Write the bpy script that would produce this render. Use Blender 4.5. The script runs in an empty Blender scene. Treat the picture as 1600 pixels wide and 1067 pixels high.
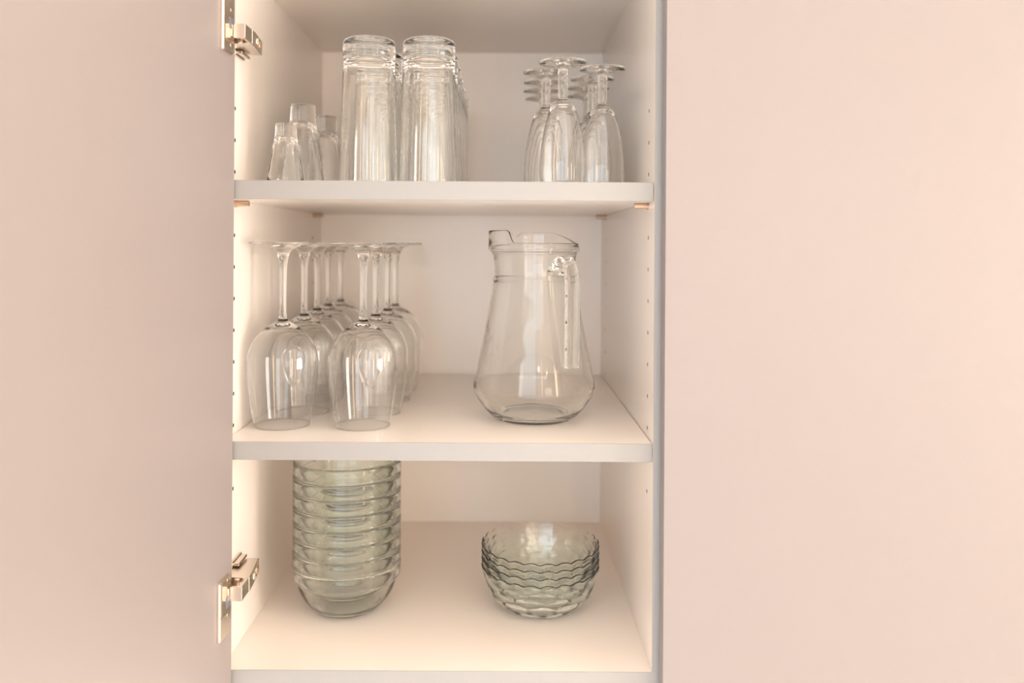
import bpy, bmesh, math, random
from mathutils import Matrix, Vector
random.seed(7)
PI = math.pi
C = bpy.context.scene.collection
sc = bpy.context.scene
E = 1.62                                   # eye height above the floor (m)

# ------------------------------------------------------------------ camera
cd = bpy.data.cameras.new('camera')
cam = bpy.data.objects.new('camera', cd)
C.objects.link(cam)
cd.sensor_width = 36.0
cd.lens = 1288.0 / 1600.0 * 36.0
cd.shift_x = 14.0 / 1600.0
cd.shift_y = -152.5 / 1600.0
cd.clip_start = 0.02
cd.dof.use_dof = True
cd.dof.focus_distance = 0.83
cd.dof.aperture_fstop = 3.2
cam.matrix_world = Matrix.Translation((0, -0.80, E)) @ Matrix.Rotation(PI / 2, 4, 'X') @ Matrix.Rotation(0.006, 4, 'Z')
sc.camera = cam

# ------------------------------------------------------------------ world, lights, exposure
w = bpy.data.worlds.new('world')
sc.world = w
w.use_nodes = True
w.node_tree.nodes['Background'].inputs[0].default_value = (0.75, 0.86, 1.0, 1)
w.node_tree.nodes['Background'].inputs[1].default_value = 1.0


def area(name, loc, rot, sx, sy, power, col, shape='RECTANGLE', spread=None):
    l = bpy.data.lights.new(name, 'AREA')
    l.shape = shape
    l.size = sx
    if shape in ('RECTANGLE', 'ELLIPSE'):
        l.size_y = sy
    l.energy = power
    l.color = col
    if spread:
        l.spread = spread
    o = bpy.data.objects.new(name, l)
    o.location = loc
    o.rotation_euler = rot
    C.objects.link(o)
    return o


# daylight through the glazed garden door opposite the cabinet
area('daylight_garden', (-0.775, -2.47, 1.72), (PI / 2, 0, 0), 1.80, 1.14, 16, (0.88, 0.95, 1.0))
area('daylight_terrace', (-0.775, -2.47, 0.60), (PI / 2, 0, 0), 1.80, 1.06, 9, (0.90, 0.94, 1.0))
area('left_fill', (-1.45, -2.42, 1.30), (PI / 2, 0, -0.4), 0.7, 1.9, 7, (0.96, 0.98, 1.0))  # added cool fill from the left, not a separate pane
# warm column lamps on the right of the garden door
area('column_lamp', (0.62, -2.40, 1.45), (PI / 2, 0, math.radians(12)), 0.10, 1.5, 1.6, (1.0, 0.66, 0.42))
area('column_lamp', (1.85, -1.95, 1.45), (PI / 2, 0, math.radians(42)), 0.16, 1.5, 9, (1.0, 0.70, 0.46))
area('warm_fill', (1.15, -2.30, 1.55), (PI / 2, 0, 0.28), 0.6, 0.8, 4, (1.0, 0.92, 0.84))  # added warm fill light facing the cabinet, stands for no real fitting
# two hanging strings of small bulbs in front of the far wall
for px in (0.36, 1.05):
    for k in range(4):
        area('pendant_bulb', (px, -2.25, 1.60 + 0.17 * k), (PI / 2, 0, 0.12), 0.024, 0.024, 0.42, (1.0, 0.76, 0.54), 'DISK')
# window on the right-hand wall
area('side_window', (2.05, -0.78, 1.50), (math.radians(93), 0, math.radians(70)), 0.8, 0.9, 29, (1.0, 0.94, 0.90))
# row of small recessed spots
for i in range(5):
    for sx in (-0.55, 0.75):
        area('downlight', (sx, -0.75 - 0.38 * i, 2.478), (0, 0, 0), 0.035, 0.035, 0.25, (1.0, 0.74, 0.50), 'DISK')

sc.view_settings.view_transform = 'Standard'
sc.view_settings.look = 'None'
sc.view_settings.gamma = 1.0
sc.view_settings.use_curve_mapping = False
sc.view_settings.exposure = -0.11
cy = sc.cycles
cy.max_bounces = 40
cy.transmission_bounces = 28
cy.glossy_bounces = 10
cy.diffuse_bounces = 20
cy.transparent_max_bounces = 16
cy.sample_clamp_indirect = 40.0
cy.blur_glossy = 0.3


# ------------------------------------------------------------------ materials
def new_mat(name):
    m = bpy.data.materials.new(name)
    m.use_nodes = True
    nt = m.node_tree
    for n in list(nt.nodes):
        nt.nodes.remove(n)
    out = nt.nodes.new('ShaderNodeOutputMaterial')
    return m, nt, out


def board(name, col, rough, var=0.012, bump=0.02, scale=420.0, spec=0.5):
    """satin melamine: near-plain colour with a very fine pebbled relief"""
    m, nt, out = new_mat(name)
    p = nt.nodes.new('ShaderNodeBsdfPrincipled')
    nt.links.new(p.outputs[0], out.inputs[0])
    tc = nt.nodes.new('ShaderNodeTexCoord')
    n = nt.nodes.new('ShaderNodeTexNoise')
    n.inputs['Scale'].default_value = 3.0
    nt.links.new(tc.outputs['Object'], n.inputs['Vector'])
    mx = nt.nodes.new('ShaderNodeMix')
    mx.data_type = 'RGBA'
    mx.inputs[6].default_value = (*[c * (1 - var) for c in col], 1)
    mx.inputs[7].default_value = (*[min(1, c * (1 + var)) for c in col], 1)
    nt.links.new(n.outputs['Fac'], mx.inputs[0])
    nt.links.new(mx.outputs[2], p.inputs['Base Color'])
    p.inputs['Roughness'].default_value = rough
    p.inputs['Specular IOR Level'].default_value = spec
    if bump:
        f = nt.nodes.new('ShaderNodeTexNoise')
        f.inputs['Scale'].default_value = scale
        nt.links.new(tc.outputs['Object'], f.inputs['Vector'])
        b = nt.nodes.new('ShaderNodeBump')
        b.inputs['Strength'].default_value = bump
        b.inputs['Distance'].default_value = 0.0005
        nt.links.new(f.outputs['Fac'], b.inputs['Height'])
        nt.links.new(b.outputs[0], p.inputs['Normal'])
    return m


def glass(name, col, ior=1.46):
    m, nt, out = new_mat(name)
    g = nt.nodes.new('ShaderNodeBsdfGlass')
    g.inputs['Color'].default_value = (*col, 1)
    g.inputs['Roughness'].default_value = 0.0
    g.inputs['IOR'].default_value = ior
    nt.links.new(g.outputs[0], out.inputs[0])
    return m


def metal(name, col, rough):
    m, nt, out = new_mat(name)
    p = nt.nodes.new('ShaderNodeBsdfPrincipled')
    nt.links.new(p.outputs[0], out.inputs[0])
    p.inputs['Base Color'].default_value = (*col, 1)
    p.inputs['Metallic'].default_value = 1.0
    tc = nt.nodes.new('ShaderNodeTexCoord')
    n = nt.nodes.new('ShaderNodeTexNoise')
    n.inputs['Scale'].default_value = 160.0
    nt.links.new(tc.outputs['Object'], n.inputs['Vector'])
    r = nt.nodes.new('ShaderNodeMapRange')
    r.inputs[3].default_value = rough * 0.8
    r.inputs[4].default_value = rough * 1.2
    nt.links.new(n.outputs['Fac'], r.inputs[0])
    nt.links.new(r.outputs[0], p.inputs['Roughness'])
    return m


M_IN = board('cream_melamine', (0.905, 0.850, 0.795), 0.22)
M_DOOR = board('blush_lacquer', (0.29, 0.257, 0.253), 0.40, bump=0.01)  # base colour kept dark to hold down the strong light on the fronts
M_EDGE = board('darkened_edge_band', (0.335, 0.332, 0.33), 0.35, bump=0.0)  # front edges coloured darker than the boards to offset the front light
M_WALL = board('wall_paint', (0.92, 0.90, 0.87), 0.8, bump=0.06)
M_CEIL = board('ceiling_paint', (0.92, 0.90, 0.87), 0.9, bump=0.05)
M_FLOOR = board('floor_tile', (0.90, 0.875, 0.85), 0.35, var=0.08, bump=0.03)
M_NICKEL = metal('nickel', (0.78, 0.70, 0.62), 0.22)
M_PIN = metal('pin_nickel', (0.62, 0.47, 0.36), 0.30)
M_DARK = board('grey_plastic', (0.16, 0.16, 0.19), 0.45, bump=0.0)
M_HOLE = board('drilled_board', (0.16, 0.09, 0.05), 0.8, bump=0.0)
G_CLEAR = glass('clear_glass', (0.997, 0.998, 0.997))
G_TUMBLER = glass('tumbler_glass', (0.995, 0.998, 0.997))
G_PITCHER = glass('pitcher_glass', (0.994, 0.997, 0.993))
G_GREEN = glass('greenish_glass', (0.986, 0.996, 0.989))
G_BUBBLE = glass('bubble_glass', (0.988, 0.998, 0.991))


# ------------------------------------------------------------------ helpers
def link(name, me, mat, parent=None):
    o = bpy.data.objects.new(name, me)
    C.objects.link(o)
    if mat:
        me.materials.append(mat)
    if parent:
        o.parent = parent
    return o


def empty(name, loc, label, cat, group=None):
    o = bpy.data.objects.new(name, None)
    o.empty_display_size = 0.05
    o.location = loc
    C.objects.link(o)
    o['label'] = label
    o['category'] = cat
    if group:
        o['group'] = group
    return o


def bm_box(bm, a, b):
    vs = [bm.verts.new((x, y, z)) for x in (a[0], b[0]) for y in (a[1], b[1]) for z in (a[2], b[2])]
    for f in ((0, 1, 3, 2), (4, 6, 7, 5), (0, 4, 5, 1), (2, 3, 7, 6), (0, 2, 6, 4), (1, 5, 7, 3)):
        bm.faces.new([vs[i] for i in f])
    return vs


def finish(name, bm, mat, parent=None, bevel=0.0, seg=2, smooth=False):
    if bevel:
        bmesh.ops.bevel(bm, geom=list(bm.edges), offset=bevel, segments=seg, affect='EDGES', profile=0.5)
    bmesh.ops.recalc_face_normals(bm, faces=list(bm.faces))
    me = bpy.data.meshes.new(name)
    bm.to_mesh(me)
    bm.free()
    if smooth:
        for p in me.polygons:
            p.use_smooth = True
    return link(name, me, mat, parent)


def box(name, a, b, mat, parent=None, bevel=0.0008):
    bm = bmesh.new()
    bm_box(bm, a, b)
    return finish(name, bm, mat, parent, bevel)


def bm_cyl(bm, p0, p1, r0, r1=None, n=16, caps=True):
    r1 = r0 if r1 is None else r1
    p0, p1 = Vector(p0), Vector(p1)
    d = (p1 - p0).normalized()
    u = d.orthogonal().normalized()
    v = d.cross(u)
    a = [bm.verts.new(p0 + r0 * (math.cos(2 * PI * i / n) * u + math.sin(2 * PI * i / n) * v)) for i in range(n)]
    b = [bm.verts.new(p1 + r1 * (math.cos(2 * PI * i / n) * u + math.sin(2 * PI * i / n) * v)) for i in range(n)]
    for i in range(n):
        j = (i + 1) % n
        bm.faces.new((a[i], a[j], b[j], b[i]))
    if caps:
        bm.faces.new(a[::-1])
        bm.faces.new(b)


def catmull(pts, n=4):
    """smooth open chain through pts"""
    out = []
    P = [pts[0]] + list(pts) + [pts[-1]]
    for i in range(1, len(P) - 2):
        p0, p1, p2, p3 = P[i - 1], P[i], P[i + 1], P[i + 2]
        for k in range(n):
            t = k / n
            out.append(tuple(0.5 * (2 * p1[d] + (p2[d] - p0[d]) * t + (2 * p0[d] - 5 * p1[d] + 4 * p2[d] - p3[d]) * t * t
                                    + (3 * p1[d] - p0[d] - 3 * p2[d] + p3[d]) * t ** 3) for d in range(len(p1))))
    out.append(tuple(pts[-1]))
    return out


def flip_profile(prof, H):
    return [(r, H - z) for r, z in reversed(prof)]


def lathe_parts(prof, parts, mat, root, n=64, func=None):
    """prof: closed-by-axis chain (r, z), solid on its left. parts: list of (name, i0, i1) that share edge rings, so the
    parts together enclose one solid body of glass. Normals come from the whole profile."""
    N = len(prof)
    pn = []
    for i in range(N):
        a = prof[max(0, i - 1)]
        b = prof[i]
        c = prof[min(N - 1, i + 1)]
        nx = nz = 0.0
        for q0, q1 in ((a, b), (b, c)):
            dr, dz = q1[0] - q0[0], q1[1] - q0[1]
            L = math.hypot(dr, dz)
            if L > 1e-9:
                nx += dz / L
                nz += -dr / L
        L = math.hypot(nx, nz) or 1.0
        if prof[i][0] < 1e-6:
            nx, nz, L = 0.0, (1.0 if nz > 0 else -1.0), 1.0
        pn.append((nx / L, nz / L))
    objs = []
    for name, i0, i1 in parts:
        verts, norms, faces, rings = [], [], [], []
        for i in range(i0, i1 + 1):
            r, z = prof[i]
            if r < 1e-6:
                rings.append([len(verts)])
                verts.append((0, 0, z))
                norms.append((0, 0, pn[i][1]))
            else:
                ring = []
                for j in range(n):
                    th = 2 * PI * j / n
                    rr, zz = (r, z) if func is None else func(r, z, th, i)
                    ring.append(len(verts))
                    verts.append((rr * math.cos(th), rr * math.sin(th), zz))
                    norms.append((pn[i][0] * math.cos(th), pn[i][0] * math.sin(th), pn[i][1]))
                rings.append(ring)
        for a, b in zip(rings, rings[1:]):
            if len(a) == 1 and len(b) == 1:
                continue
            for j in range(n):
                k = (j + 1) % n
                if len(a) == 1:
                    faces.append((a[0], b[k], b[j]))
                elif len(b) == 1:
                    faces.append((a[j], a[k], b[0]))
                else:
                    faces.append((a[j], a[k], b[k], b[j]))
        me = bpy.data.meshes.new(name)
        me.from_pydata(verts, [], faces)
        for p in me.polygons:
            p.use_smooth = True
        if func is None:
            me.normals_split_custom_set_from_vertices(norms)
        me.update()
        objs.append(link(name, me, mat, root))
    return objs


def copy_thing(root, loc, label, rot=0.0):
    r = root.copy()
    C.objects.link(r)
    r.location = loc
    r.rotation_euler = (0, 0, rot)
    r['label'] = label
    for ch in list(root.children):
        c = ch.copy()
        C.objects.link(c)
        c.parent = r
    return r


# ------------------------------------------------------------------ room
def structure(o):
    o['kind'] = 'structure'
    return o


RX0, RX1, RY0, RY1, RZ = -2.3, 2.3, -2.45, 0.46, 2.5
structure(box('floor', (RX0, RY0, -0.1), (RX1, RY1, 0), M_FLOOR, bevel=0))
structure(box('ceiling', (RX0, RY0, RZ), (RX1, RY1, RZ + 0.1), M_CEIL, bevel=0))
structure(box('wall_front', (RX0, RY1, 0), (RX1, RY1 + 0.1, RZ), M_WALL, bevel=0))
structure(box('wall_left', (RX0 - 0.1, RY0, 0), (RX0, RY1, RZ), M_WALL, bevel=0))
structure(box('wall_right', (RX1, RY0, 0), (RX1 + 0.1, RY1, RZ), M_WALL, bevel=0))
DX0, DX1, DZ1 = -1.70, 0.15, 2.32
bm = bmesh.new()
bm_box(bm, (RX0, RY0 - 0.1, 0), (DX0, RY0, RZ))
bm_box(bm, (DX1, RY0 - 0.1, 0), (RX1, RY0, RZ))
bm_box(bm, (DX0, RY0 - 0.1, DZ1), (DX1, RY0, RZ))
structure(finish('wall_back', bm, M_WALL))
bm = bmesh.new()
for a, b in (((DX0, RY0 - .06, 0), (DX0 + .05, RY0 + .01, DZ1)), ((DX1 - .05, RY0 - .06, 0), (DX1, RY0 + .01, DZ1)),
             ((DX0 + .05, RY0 - .06, DZ1 - .05), (DX1 - .05, RY0 + .01, DZ1)), ((DX0 + .05, RY0 - .06, 0), (DX1 - .05, RY0 + .01, .07))):
    bm_box(bm, a, b)
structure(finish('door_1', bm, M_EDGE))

# ------------------------------------------------------------------ cabinet
XL, XR, DEP = -0.2714, 0.1468, 0.432
S1T, S1B = E + 0.0607, E + 0.0421            # upper shelf
S2T, S2B = E - 0.1936, E - 0.2115            # lower shelf
BT, BB = E - 0.4150, E - 0.4335              # cabinet bottom panel
CT = E + 0.2850                              # underside of the top panel
XO = 0.6100                                  # outer right side

cab = empty('kitchen_cabinet', (0.165, 0.2, BB),
            'white wall cabinet with glassware on its shelves, one door open and one shut', 'cabinet')


def cpart(o):
    o.parent = cab
    o.matrix_parent_inverse = Matrix.Translation(-cab.location)
    return o


HOLE_Y = (0.033, 0.376)
HOLE_Z = [E + 0.0391 + 0.032 * k for k in range(-9, 4)]


def drilled_panel(name, xi, xo, z0, z1):
    """side panel with two rows of real drilled shelf-pin holes in its inner face (x = xi)"""
    bm = bmesh.new()
    s = 1 if xo > xi else -1
    c, R, n = 0.006, 0.0021, 16

    def q(pts, mi=0):
        f = bm.faces.new([bm.verts.new(p) for p in pts])
        f.material_index = mi
        return f
    ys = [0.0]
    for hy in HOLE_Y:
        ys += [hy - c, hy + c]
    ys.append(DEP)
    for k in range(0, len(ys) - 1, 2):
        q([(xi, ys[k], z0), (xi, ys[k + 1], z0), (xi, ys[k + 1], z1), (xi, ys[k], z1)])
    zs = [z0] + [v for hz in HOLE_Z for v in (hz - c, hz + c)] + [z1]
    for hy in HOLE_Y:
        for k in range(0, len(zs) - 1, 2):
            q([(xi, hy - c, zs[k]), (xi, hy + c, zs[k]), (xi, hy + c, zs[k + 1]), (xi, hy - c, zs[k + 1])])
        for hz in HOLE_Z:
            sq, ci, bo = [], [], []
            for i in range(n):
                t = 2 * PI * (i + 0.0) / n
                ct, st = math.cos(t), math.sin(t)
                m = c / max(abs(ct), abs(st))
                sq.append(bm.verts.new((xi, hy + m * ct, hz + m * st)))
                ci.append(bm.verts.new((xi, hy + R * ct, hz + R * st)))
                bo.append(bm.verts.new((xi + s * 0.010, hy + R * ct, hz + R * st)))
            for i in range(n):
                j = (i + 1) % n
                bm.faces.new((sq[i], sq[j], ci[j], ci[i]))
                f = bm.faces.new((ci[i], ci[j], bo[j], bo[i]))
                f.material_index = 1
            f = bm.faces.new(bo)
            f.material_index = 1
    q([(xo, 0, z0), (xo, DEP, z0), (xo, DEP, z1), (xo, 0, z1)])
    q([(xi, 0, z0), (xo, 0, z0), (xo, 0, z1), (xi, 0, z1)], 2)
    q([(xi, DEP, z0), (xo, DEP, z0), (xo, DEP, z1), (xi, DEP, z1)])
    q([(xi, 0, z0), (xo, 0, z0), (xo, DEP, z0), (xi, DEP, z0)])
    q([(xi, 0, z1), (xo, 0, z1), (xo, DEP, z1), (xi, DEP, z1)])
    me = bpy.data.meshes.new(name)
    bmesh.ops.remove_doubles(bm, verts=list(bm.verts), dist=1e-6)
    bm.to_mesh(me)
    bm.free()
    o = link(name, me, M_IN)
    me.materials.append(M_HOLE)
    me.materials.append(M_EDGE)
    return cpart(o)


drilled_panel('side_panel', XL, XL - 0.018, BT, CT)
drilled_panel('partition_panel', XR, XR + 0.018, BT, CT)
cpart(box('side_panel', (XO - 0.018, 0, BT), (XO, DEP, CT), M_IN))


def edged_board(name, a, b):
    """board with a banded front edge"""
    bm = bmesh.new()
    bm_box(bm, a, b)
    bmesh.ops.bevel(bm, geom=list(bm.edges), offset=0.0007, segments=2, affect='EDGES', profile=0.5)
    bmesh.ops.recalc_face_normals(bm, faces=list(bm.faces))
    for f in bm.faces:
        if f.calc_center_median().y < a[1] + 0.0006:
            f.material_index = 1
    me = bpy.data.meshes.new(name)
    bm.to_mesh(me)
    bm.free()
    o = link(name, me, M_IN)
    me.materials.append(M_EDGE)
    return cpart(o)


edged_board('bottom_panel', (XL - 0.018, 0, BB), (XO, DEP, BT))
edged_board('top_panel', (XL - 0.018, 0, CT), (XO, DEP, CT + 0.018))
cpart(box('back_panel', (XL - 0.018, DEP, BB), (XO, DEP + 0.016, CT + 0.018), M_IN))
edged_board('shelf', (XL + 0.0006, 0.0012, S1B), (XR - 0.0006, 0.424, S1T))['label'] = 'upper shelf carrying tumblers and small stemmed glasses'
edged_board('shelf', (XL + 0.0006, 0.0012, S2B), (XR - 0.0006, 0.424, S2T))['label'] = 'lower shelf carrying wine glasses and pitcher'
for zb in (S1B, S2B):
    for hy in HOLE_Y:
        for x, s in ((XL, 1), (XR, -1)):
            bm = bmesh.new()
            zc = zb - 0.0030
            bm_cyl(bm, (x, hy, zc), (x + s * 0.0145, hy, zc), 0.0028, n=16)
            bm_cyl(bm, (x, hy, zc), (x + s * 0.0022, hy, zc), 0.0036, n=16)
            o = cpart(finish('shelf_pin', bm, M_PIN))
            o['label'] = 'brown nickel shelf pin'

# doors: the open one swings out on the left, the shut one covers the right compartment
ang = math.atan(0.05)
dz0, dz1 = BB, CT + 0.018


def door_frame_matrix():
    return Matrix.Translation((-0.2599, -0.0035, 0)) @ Matrix.Rotation(-ang, 4, 'Z')


DM = door_frame_matrix()                       # local: +X out of the inner face, -Y away from the cabinet
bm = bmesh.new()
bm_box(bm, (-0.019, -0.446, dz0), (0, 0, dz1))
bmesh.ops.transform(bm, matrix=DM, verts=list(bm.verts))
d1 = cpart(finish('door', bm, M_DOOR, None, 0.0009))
d1['label'] = 'open door standing square to the cabinet, its inner face showing'
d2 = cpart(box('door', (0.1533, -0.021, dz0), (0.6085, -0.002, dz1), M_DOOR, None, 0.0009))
d2['label'] = 'shut plain door'


def hinge(zc, up, cup0, cup1):
    """concealed cup hinge. zc: height of its arm; up: +1 lower hinge, -1 upper hinge; cup0..cup1: cup cover in height"""
    # arm: a tapering channel along the cabinet side
    bm = bmesh.new()
    xw = XL
    secs = [(0.000, -0.2440), (0.018, -0.2455), (0.050, -0.2495)]
    rings = []
    for y, x in secs:
        h = 0.0072
        rings.append([bm.verts.new(p) for p in ((xw + 0.004, y, zc - h), (x, y, zc - h), (x, y, zc + h), (xw + 0.004, y, zc + h))])
    for a, b in zip(rings, rings[1:]):
        for i in range(4):
            j = (i + 1) % 4
            bm.faces.new((a[i], a[j], b[j], b[i]))
    bm.faces.new(rings[0][::-1])
    bm.faces.new(rings[-1])
    root = cpart(finish('hinge', bm, M_NICKEL, None, 0.0009))
    root['label'] = 'nickel concealed hinge ' + ('near the cabinet bottom' if up > 0 else 'near the cabinet top')

    def sub(o):
        o.parent = root
        o.matrix_parent_inverse = (Matrix.Translation(cab.location) @ root.matrix_parent_inverse).inverted() @ Matrix.Identity(4)
        o.matrix_parent_inverse = Matrix.Identity(4)
        return o
    # mounting plate with its wings on the cabinet side
    bm = bmesh.new()
    bm_box(bm, (xw, 0.014, zc - 0.0062), (xw + 0.0042, 0.060, zc + 0.0062))
    for s in (-1, 1):
        bm_box(bm, (xw, 0.022, zc + s * 0.0062), (xw + 0.0034, 0.052, zc + s * 0.0125))
        bm_box(bm, (xw + 0.0034, 0.024, zc + s * 0.0085), (xw + 0.0095, 0.050, zc + s * 0.0112))
    sub(finish('mounting_plate', bm, M_NICKEL, None, 0.0005))
    # link nose between arm and cup
    bm = bmesh.new()
    bm_box(bm, (-0.2556, -0.0225, zc - 0.0068), (-0.2442, -0.0195, zc + 0.0068))
    bm_box(bm, (-0.2478, -0.0200, zc - 0.0068), (-0.2446, 0.0020, zc + 0.0068))
    bm_box(bm, (-0.2520, -0.0200, zc - 0.0045), (-0.2485, 0.0060, zc + 0.0045))
    sub(finish('hinge_link', bm, M_NICKEL, None, 0.0006))
    bm = bmesh.new()
    bm_box(bm, (-0.2592, -0.0240, zc - 0.0056), (-0.2560, -0.0180, zc + 0.0056))
    sub(finish('link_lug', bm, M_NICKEL, None, 0.0005))
    bm = bmesh.new()
    bm_cyl(bm, (-0.2535, -0.008, zc - 0.0085), (-0.2535, -0.008, zc + 0.0085), 0.0024)
    sub(finish('pivot_pin', bm, M_NICKEL))
    # cup cover on the door's inner face, in door coordinates
    bm = bmesh.new()
    prof = [(0.0, -0.0385), (0.0022, -0.0385), (0.0036, -0.0368), (0.0040, -0.0345), (0.0040, -0.0140), (0.0030, -0.0120), (0.0, -0.0110)]
    zs = [cup0, cup0 + 0.0012, cup1 - 0.0012, cup1]
    ins = [0.0012, 0, 0, 0.0012]
    rings = []
    for z, k in zip(zs, ins):
        rings.append([bm.verts.new((max(0.0, x - (k if x > 0.001 else 0)), y + (k if y < -0.03 else (-k if y > -0.015 else 0)), z)) for x, y in prof])
    m = len(prof)
    for a, b in zip(rings, rings[1:]):
        for i in range(m):
            j = (i + 1) % m
            bm.faces.new((a[i], a[j], b[j], b[i]))
    bm.faces.new(rings[0][::-1])
    bm.faces.new(rings[-1])
    # round rim of the cup swelling out of the plate towards the cabinet
    bm_cyl(bm, (0.0, -0.0205, zc), (0.0028, -0.0205, zc), 0.0158, 0.0150, n=32)
    bmesh.ops.transform(bm, matrix=DM, verts=list(bm.verts))
    sub(finish('cup_plate', bm, M_NICKEL))
    bm = bmesh.new()
    bm_box(bm, (0.0036, -0.0245, zc - up * 0.006 - 0.0052), (0.0046, -0.0150, zc - up * 0.006 + 0.0052))
    bmesh.ops.transform(bm, matrix=DM, verts=list(bm.verts))
    sub(finish('damper_block', bm, M_DARK, None, 0.0003))['label'] = 'dark grey plastic damper'
    for k, zz in enumerate((zc - up * 0.0185, zc + up * 0.0145)):
        bm = bmesh.new()
        bm_cyl(bm, (0.0034, -0.0205, zz), (0.0044, -0.0205, zz), 0.0023, 0.0019, n=14)
        bmesh.ops.transform(bm, matrix=DM, verts=list(bm.verts))
        sub(finish('plate_screw', bm, M_PIN))
    # seam across the cover
    bm = bmesh.new()
    bm_box(bm, (0.0030, -0.0372, cup0 + 0.0225), (0.0042, -0.0130, cup0 + 0.0231))
    bmesh.ops.transform(bm, matrix=DM, verts=list(bm.verts))
    sub(finish('cover_seam', bm, M_PIN))
    # adjusting screws on the arm's face
    for y, x in ((0.021, -0.2459), (0.035, -0.2476)):
        bm = bmesh.new()
        bm_cyl(bm, (x - 0.0008, y, zc), (x + 0.0010, y, zc), 0.0042, 0.0036, n=18)
        bm_box(bm, (x + 0.0008, y - 0.0005, zc - 0.0030), (x + 0.0013, y + 0.0005, zc + 0.0030))
        sub(finish('adjusting_screw', bm, M_PIN if y > 0.03 else M_NICKEL))
    return root


hinge(E - 0.3322, 1, E - 0.3700, E - 0.3145)
hinge(E + 0.1998, -1, E + 0.1778, E + 0.2338)

# ------------------------------------------------------------------ wine glasses, upside down on the lower shelf
HW = 0.1940
foot_o = [(0, 0), (0.012, 0.0004), (0.024, 0.0003), (0.0342, 0.0), (0.0352, 0.0004), (0.0355, 0.0010), (0.0351, 0.0016)]
foot_up = catmull([(0.0340, 0.0019), (0.026, 0.0029), (0.017, 0.0045), (0.0105, 0.0075), (0.0066, 0.0125), (0.0048, 0.0190)], 4)
stem = catmull([(0.0048, 0.0190), (0.0039, 0.028), (0.0034, 0.042), (0.0033, 0.060), (0.0035, 0.073), (0.0042, 0.0800)], 4)
bowl_o = catmull([(0.0042, 0.0800), (0.0062, 0.0835), (0.0120, 0.0870), (0.0200, 0.0925), (0.0280, 0.1005), (0.0338, 0.1105), (0.0366, 0.1210),
                  (0.0371, 0.1300), (0.0364, 0.1430), (0.0346, 0.1600), (0.0322, 0.1770), (0.0293, 0.1932)], 5)
rim = [(0.0292, 0.1938), (0.0288, 0.1940), (0.0284, 0.1938)]
bowl_i = catmull([(0.0283, 0.1932), (0.0312, 0.1770), (0.0336, 0.1600), (0.0354, 0.1430), (0.0361, 0.1300), (0.0356, 0.1212), (0.0328, 0.1112),
                  (0.0270, 0.1016), (0.0190, 0.0942), (0.0110, 0.0900), (0.0050, 0.0884), (0, 0.0880)], 5)
prof = foot_o + foot_up + stem[1:] + bowl_o[1:] + rim + bowl_i
i_f = len(foot_o) + len(foot_up) - 1
i_s = i_f + len(stem) - 1
NP = len(prof)
fp = flip_profile(prof, HW)


def fl(i):
    return NP - 1 - i


ORD = ['front', 'second from the front', 'third from the front', 'fourth from the front', 'rear']
grp = 'upturned wine glasses in two columns'
ROWD = [0.0760, 0.1450, 0.2220, 0.2980, 0.3720]
LX = [-0.2335, -0.2275, -0.2300, -0.2322, -0.2305]
RXc = [-0.1482, -0.1453, -0.1428, -0.1432]
wg = empty('wine_glass', (LX[0], ROWD[0], S2T + 0.0002), 'upturned stemmed wine glass at the front of the column beside the cabinet side', 'wine glass', grp)
lathe_parts(fp, [('bowl', 0, fl(i_s)), ('stem', fl(i_s), fl(i_f)), ('foot', fl(i_f), NP - 1)], G_CLEAR, wg, n=64)
for k in range(1, 5):
    copy_thing(wg, (LX[k], ROWD[k], S2T + 0.0002), 'upturned stemmed wine glass, %s in the column beside the cabinet side' % ORD[k])
for k in range(4):
    copy_thing(wg, (RXc[k], ROWD[k], S2T + 0.0002), 'upturned stemmed wine glass, %s in the column nearer the pitcher' % (ORD[k] if k < 3 else 'last'))

# ------------------------------------------------------------------ small stemmed glasses, upside down on the upper shelf
HF = 0.1265
f_o = [(0, 0.0008), (0.010, 0.0006), (0.018, 0.0003), (0.0242, 0.0), (0.0250, 0.0004), (0.0253, 0.0010), (0.0249, 0.0016)]
f_u = catmull([(0.0240, 0.0019), (0.017, 0.0029), (0.010, 0.0042), (0.0062, 0.0058), (0.0050, 0.0080)], 4)
f_s = [(0.0050, 0.0080), (0.0049, 0.0160), (0.0048, 0.0250), (0.0048, 0.0340), (0.0046, 0.0362)]
f_b = catmull([(0.0046, 0.0362), (0.0044, 0.0375), (0.0062, 0.0402), (0.0105, 0.0440), (0.0140, 0.0505), (0.0172, 0.0610), (0.0203, 0.0760),
               (0.0225, 0.0920), (0.0237, 0.1080), (0.0234, 0.1190), (0.0228, 0.1256)], 5)
f_r = [(0.0227, 0.1262), (0.0223, 0.1265), (0.0219, 0.1262)]
f_i = catmull([(0.0218, 0.1256), (0.0224, 0.1190), (0.0227, 0.1080), (0.0215, 0.0922), (0.0192, 0.0764), (0.0160, 0.0617), (0.0126, 0.0520),
               (0.0085, 0.0468), (0.0040, 0.0450), (0, 0.0446)], 5)
prof = f_o + f_u + f_s[1:] + f_b[1:] + f_r + f_i
i_f = len(f_o) + len(f_u) - 1
i_s = i_f + len(f_s) - 1
NP = len(prof)
fp = flip_profile(prof, HF)
FPOS = [(0.0605, 0.048, 'nearest the shelf edge'), (0.0460, 0.099, 'second on the tumbler side'), (0.1050, 0.079, 'nearest the partition at the shelf edge'),
        (0.0480, 0.154, 'third on the tumbler side'), (0.1000, 0.133, 'second along the partition'), (0.0490, 0.208, 'fourth on the tumbler side'),
        (0.1010, 0.187, 'third along the partition'), (0.0530, 0.262, 'rearmost on the tumbler side'), (0.1050, 0.241, 'rearmost along the partition')]
grp = 'upturned small stemmed glasses'
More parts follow.
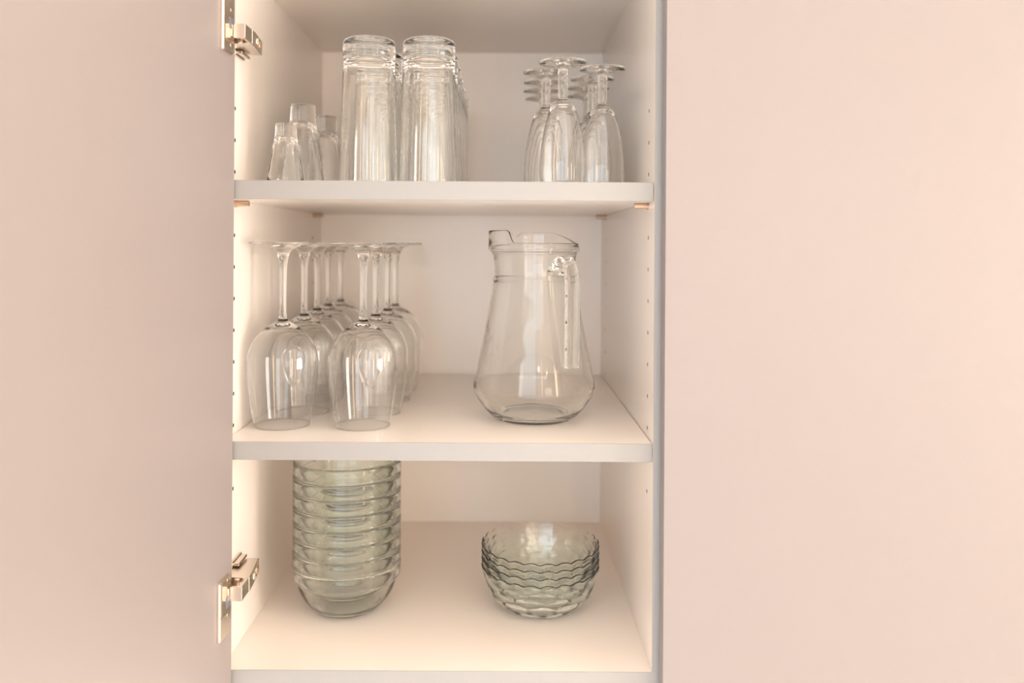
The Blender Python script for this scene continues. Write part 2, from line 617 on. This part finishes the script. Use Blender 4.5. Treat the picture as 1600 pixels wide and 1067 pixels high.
sg = empty('stemmed_glass', (FPOS[0][0], FPOS[0][1], S1T + 0.0002), 'small upturned tulip glass with thick stem, ' + FPOS[0][2], 'stemmed glass', grp)
lathe_parts(fp, [('bowl', 0, fl(i_s)), ('stem', fl(i_s), fl(i_f)), ('foot', fl(i_f), NP - 1)], G_CLEAR, sg, n=56)
for x, y, s in FPOS[1:]:
    copy_thing(sg, (x, y, S1T + 0.0002), 'small upturned tulip glass with thick stem, ' + s)

# ------------------------------------------------------------------ tall tumblers, upside down
HT = 0.1480
t_b = [(0, 0.0012), (0.012, 0.0010), (0.0205, 0.0004), (0.0228, 0.0)] + catmull([(0.0240, 0.0002), (0.0258, 0.0014), (0.0267, 0.0036), (0.0270, 0.0065)], 3) \
    + [(0.0271, 0.0120), (0.0271, 0.0158), (0.0269, 0.0168), (0.0265, 0.0178), (0.0264, 0.0190), (0.0265, 0.0215)]
t_w = catmull([(0.0265, 0.0215), (0.0270, 0.040), (0.0278, 0.070), (0.0288, 0.105), (0.0297, 0.135), (0.0300, 0.1466)], 5)
t_r = [(0.0299, 0.1475), (0.0295, 0.1480), (0.0290, 0.1480), (0.0286, 0.1475)]
t_i = catmull([(0.0285, 0.1466), (0.0281, 0.135), (0.0271, 0.105), (0.0259, 0.070), (0.0248, 0.044), (0.0240, 0.033), (0.0226, 0.0268), (0.0190, 0.0222),
               (0.0120, 0.0190), (0, 0.0178)], 5)
prof = t_b + t_w[1:] + t_r + t_i
i_b = len(t_b) - 1
NP = len(prof)
i_in0 = len(t_b) + len(t_w) - 1 + len(t_r)
fp = flip_profile(prof, HT)
grp = 'upturned tall tumblers in two columns'
tg = empty('tall_tumbler', (-0.1391, 0.050, S1T + 0.0002), 'tall upturned thick-based tumbler, front of the column nearer the little glasses', 'tumbler', grp)
lathe_parts(fp, [('wall', 0, fl(i_b)), ('base', fl(i_b), NP - 1)], G_TUMBLER, tg, n=72)
ORD6 = ['front', 'second from the front', 'third from the front', 'fourth from the front', 'fifth from the front', 'rearmost']
for k in range(6):
    y = 0.050 + 0.0625 * k
    if k:
        copy_thing(tg, (-0.1391 + 0.0003 * (k % 2), y, S1T + 0.0002), 'tall upturned thick-based tumbler, %s in the column nearer the little glasses' % ORD6[k], 0.3 * k)
    copy_thing(tg, (-0.0774 - 0.0003 * (k % 2), y + 0.001, S1T + 0.0002), 'tall upturned thick-based tumbler, %s in the column nearer the stemmed glasses' % ORD6[k], 0.2 + 0.3 * k)


# ------------------------------------------------------------------ little faceted glasses, upside down
def faceted(nf, h_from, H):
    def f(r, z, th, i):
        # flat cut facets between the mouth and the heavy base
        a = (th % (2 * PI / nf)) - PI / nf
        k = math.cos(PI / nf) / math.cos(a)
        b = max(0.0, min(1.0, (z - h_from * H) / (0.25 * H)))
        return r * (1 - b + b * k * 1.02), z
    return f


def small_glass(name, loc, H, rb, rt, label, cat, group):
    bs = 0.20 * H
    p = [(0, 0.0006), (rb * 0.7, 0.0), (rb * 0.9, 0.0), (rb * 0.98, 0.0008), (rb, 0.0020), (rb * 1.03, bs)] \
        + [(rb * 1.06 + (rt - rb * 1.06) * t, bs + (H - bs) * t) for t in (0.06, 0.2, 0.4, 0.6, 0.8, 0.975)] \
        + [(rt * 0.998, H - 0.0004), (rt - 0.0007, H), (rt - 0.0014, H - 0.0004)] \
        + [(rb * 1.06 + (rt - rb * 1.06) * t - 0.0021, bs + (H - bs) * t) for t in (0.975, 0.8, 0.6, 0.4, 0.2)] \
        + [(rb * 0.80, bs * 1.32), (rb * 0.45, bs * 1.10), (0, bs * 1.04)]
    r = empty(name, loc, label, cat, group)
    n = len(p)
    q = flip_profile(p, H)
    lathe_parts(q, [('wall', 0, n - 1 - 5), ('base', n - 1 - 5, n - 1)], G_CLEAR, r, n=60, func=faceted(10, 0.15, H))
    return r


grp = 'little upturned glasses beside the cabinet side'
small_glass('shot_glass', (-0.2300, 0.070, S1T + 0.0002), 0.0640, 0.0112, 0.0200, 'tiny upturned faceted shot glass at the shelf edge, shortest of the three', 'shot glass', grp)
b = small_glass('small_tumbler', (-0.2270, 0.130, S1T + 0.0002), 0.0945, 0.0140, 0.0255, 'small upturned faceted tumbler right behind the shot glass', 'tumbler', grp)
copy_thing(b, (-0.2200, 0.215, S1T + 0.0002), 'small upturned faceted tumbler, rearmost of the three little glasses')

# ------------------------------------------------------------------ pitcher
AZH = math.radians(-90 + 29)             # heading of the handle
AZS = PI            # heading of the spout
p_b = [(0, 0.0035), (0.025, 0.0030), (0.036, 0.0012), (0.0395, 0.0)] + catmull(
    [(0.0418, 0.0003), (0.0455, 0.0022), (0.0520, 0.0082), (0.0600, 0.0180), (0.0655, 0.0275), (0.0673, 0.0335), (0.0672, 0.0385), (0.0655, 0.0480),
     (0.0620, 0.0650), (0.0572, 0.0880), (0.0525, 0.1130), (0.0485, 0.1350), (0.0460, 0.1515)], 5) + \
    [(0.0460, 0.1530), (0.0464, 0.1540), (0.0464, 0.1552), (0.0459, 0.1562)] + catmull(
    [(0.0446, 0.1572), (0.0443, 0.1600), (0.0447, 0.1680), (0.0458, 0.1780), (0.0470, 0.1835)], 3) + \
    [(0.0483, 0.1850), (0.0494, 0.1862), (0.0497, 0.1880), (0.0495, 0.1900), (0.0488, 0.1915)]
p_l = [(0.0486, 0.1925), (0.0488, 0.1933), (0.0489, 0.1937), (0.0487, 0.1942), (0.0480, 0.1944), (0.0472, 0.1942), (0.0468, 0.1936), (0.0466, 0.1925)]
p_i = catmull([(0.0464, 0.1900), (0.0452, 0.1835), (0.0434, 0.1760), (0.0424, 0.1680), (0.0420, 0.1590), (0.0436, 0.1500), (0.0461, 0.1345),
               (0.0500, 0.1125), (0.0547, 0.0875), (0.0594, 0.0650), (0.0628, 0.0485), (0.0645, 0.0390), (0.0645, 0.0340), (0.0628, 0.0285),
               (0.0575, 0.0198), (0.0500, 0.0110), (0.0430, 0.0068), (0.0300, 0.0062), (0, 0.0066)], 4)
prof = p_b + p_l + p_i


def sst(a, b, x):
    t = max(0.0, min(1.0, (x - a) / (b - a)))
    return t * t * (3 - 2 * t)


def wrap(a):
    return (a + PI) % (2 * PI) - PI


def pitcher_lip(r, z, th, i):
    t = max(0.0, min(1.0, (z - 0.1905) / 0.0032))
    if t <= 0 and z < 0.17:
        return r, z
    ah = abs(wrap(th - AZH))
    asp = abs(wrap(th - AZS))
    sp = 1 - sst(math.radians(52), math.radians(60), asp)
    base = 0.0125 * sst(math.radians(65), math.radians(132), ah) - 0.0055 * math.exp(-((asp - math.radians(63)) / math.radians(7)) ** 2)
    lift = max(0.0, base) * (1 - sp) + 0.0138 * sp
    pull = max(0.0, 1 - (asp / math.radians(62)) ** 2)
    u = sst(0.178, 0.1935, z)
    return r + pull * 0.0028 * u - 0.0012 * t * (1 - sp) * sst(math.radians(60), math.radians(120), ah), z + t * lift


PC = (0.0354, 0.1200, S2T + 0.0002)
pit = empty('glass_pitcher', PC, 'clear glass pitcher with wavy pouring lip and hanging handle on the lower shelf', 'pitcher')
lathe_parts(prof, [('body', 0, len(prof) - 1)], G_PITCHER, pit, n=120, func=pitcher_lip)
path = catmull([(0.0432, 0.1640), (0.0475, 0.1690), (0.0540, 0.1745), (0.0615, 0.1765), (0.0690, 0.1730), (0.0735, 0.1640), (0.0752, 0.1500),
                (0.0756, 0.1300), (0.0756, 0.1080), (0.0754, 0.0850), (0.0750, 0.0655)], 5)
verts, faces = [], []
nc = 24
for k, (R, h) in enumerate(path):
    a, b = path[max(0, k - 1)], path[min(len(path) - 1, k + 1)]
    tr, tz = b[0] - a[0], b[1] - a[1]
    L = math.hypot(tr, tz)
    nr, nz = tz / L, -tr / L                       # in-plane normal of the path
    s = k / (len(path) - 1)
    wd = 0.0080 + 0.0016 * math.exp(-(s / 0.10) ** 2)
    tk = 0.0046 + 0.0022 * math.exp(-(s / 0.10) ** 2)
    for j in range(nc):
        t = 2 * PI * j / nc
        ct, st = math.cos(t), math.sin(t)
        u = math.copysign(abs(ct) ** 0.55, ct) * wd
        v = math.copysign(abs(st) ** 0.75, st) * tk * (1 + 0.10 * math.cos(3 * u / wd * PI / 1.0))
        rr, zz = R + nr * v, h + nz * v
        verts.append((rr * math.cos(AZH) - u * math.sin(AZH), rr * math.sin(AZH) + u * math.cos(AZH), zz))
for k in range(len(path) - 1):
    for j in range(nc):
        m = (j + 1) % nc
        faces.append((k * nc + j, k * nc + m, (k + 1) * nc + m, (k + 1) * nc + j))
faces.append(tuple(range(nc))[::-1])
faces.append(tuple((len(path) - 1) * nc + j for j in range(nc)))
bm = bmesh.new()
bv = [bm.verts.new(v) for v in verts]
for f in faces:
    bm.faces.new([bv[i] for i in f])
o = finish('handle', bm, G_PITCHER, pit)
for p in o.data.polygons:
    p.use_smooth = len(p.vertices) == 4

# ------------------------------------------------------------------ ringed bowls, one tall nested stack
PITCH = 0.0166
b_o = [(0, 0.0006), (0.020, 0.0003), (0.0285, 0.0)] + catmull(
    [(0.0310, 0.0005), (0.0370, 0.0040), (0.0440, 0.0105), (0.0500, 0.0185), (0.0540, 0.0270), (0.0560, 0.0355)], 5)
b_band = [(0.0566, 0.0376), (0.0580, 0.0386), (0.0598, 0.0390), (0.0604, 0.0396), (0.0606, 0.0410), (0.0607, 0.0470), (0.0608, 0.0525), (0.0605, 0.0541),
          (0.0598, 0.0548), (0.0588, 0.0550), (0.0579, 0.0547), (0.0574, 0.0538), (0.0572, 0.0480), (0.0569, 0.0420)]
b_i = catmull([(0.0566, 0.0400), (0.0555, 0.0345), (0.0528, 0.0262), (0.0480, 0.0175), (0.0415, 0.0100), (0.0340, 0.0058), (0.0260, 0.0044), (0, 0.0040)], 5)
prof = b_o + b_band + b_i
n0, n1 = len(b_o) - 1, len(b_o) + len(b_band)
BX, BY = -0.1755, 0.1400
NUM = ['bottommost', 'second', 'third', 'fourth', 'fifth', 'sixth', 'seventh', 'eighth', 'topmost']
grp = 'ringed glass bowls in a tall stack'
rb = empty('ringed_bowl', (BX, BY, BT + 0.0002), 'clear greenish banded glass bowl, bottommost of the tall stack', 'bowl', grp)
lathe_parts(prof, [('foot_bowl', 0, n0), ('rim_band', n0, n1), ('inner_bowl', n1, len(prof) - 1)], G_GREEN, rb, n=72)
for k in range(1, 9):
    lab = 'clear greenish banded glass bowl, %s' % (NUM[k] + ' from the bottom of the tall stack' if k < 8 else 'topmost of the tall stack, under the lower shelf')
    copy_thing(rb, (BX + random.uniform(-.0003, .0003), BY + random.uniform(-.0003, .0003), BT + 0.0002 + PITCH * k), lab)

# ------------------------------------------------------------------ scalloped bubble bowls
HB = 0.0475
s_o = [(0, 0.0010), (0.018, 0.0010), (0.030, 0.0008), (0.0345, 0.0)] + catmull(
    [(0.0370, 0.0003), (0.0412, 0.0024), (0.0480, 0.0075), (0.0542, 0.0135), (0.0588, 0.0200), (0.0618, 0.0280), (0.0643, 0.0365), (0.0672, 0.0460)], 8)
s_r = [(0.0676, 0.0468), (0.0674, 0.0474), (0.0668, 0.0476), (0.0662, 0.0474), (0.0659, 0.0468)]
s_i = catmull([(0.0656, 0.0460), (0.0630, 0.0367), (0.0605, 0.0284), (0.0575, 0.0207), (0.0530, 0.0146), (0.0472, 0.0088), (0.0407, 0.0044), (0.0340, 0.0032),
               (0, 0.0030)], 4)
prof = s_o + s_r + s_i
n_out = len(s_o)
ROWS = [(0.0062, 0.0054, 0.0), (0.0156, 0.0062, 0.5), (0.0264, 0.0068, 0.0), (0.0376, 0.0070, 0.5)]


def bubbles(r, z, th, i):
    dr = 0.0
    if 4 <= i < n_out:
        for zc, hw, off in ROWS:
            dz = (z - zc) / hw
            if abs(dz) < 1:
                a = ((th / (2 * PI) * 12 + off) % 1.0 - 0.5) * 2.0
                d2 = dz * dz + (a / 1.0) ** 2
                if d2 < 1:
                    dr = max(dr, (0.0017 if zc < 0.02 else 0.0009) * math.sqrt(1 - d2))
    k = sst(0.036, 0.0475, z)
    lobe = abs(math.sin(12 * th + 0.6))
    return r + dr + 0.0005 * k * (lobe - 0.5), z + k * 0.0026 * (lobe - 0.65)


SX, SY = 0.0450, 0.1500
grp = 'scalloped bowls in a low stack'
sb = empty('scalloped_bowl', (SX, SY, BT + 0.0002), 'clear bubble-patterned glass bowl with scalloped rim, bottommost of the low stack', 'bowl', grp)
lathe_parts(prof, [('outer_shell', 0, n_out), ('inner_shell', n_out, len(prof) - 1)], G_BUBBLE, sb, n=168, func=bubbles)
for k, s in ((1, 'second from the bottom of the low stack'), (2, 'third from the bottom of the low stack'), (3, 'topmost of the low stack')):
    copy_thing(sb, (SX, SY, BT + 0.0002 + 0.0080 * k),
               'clear bubble-patterned glass bowl with scalloped rim, ' + s, PI / 12 * (k % 2))
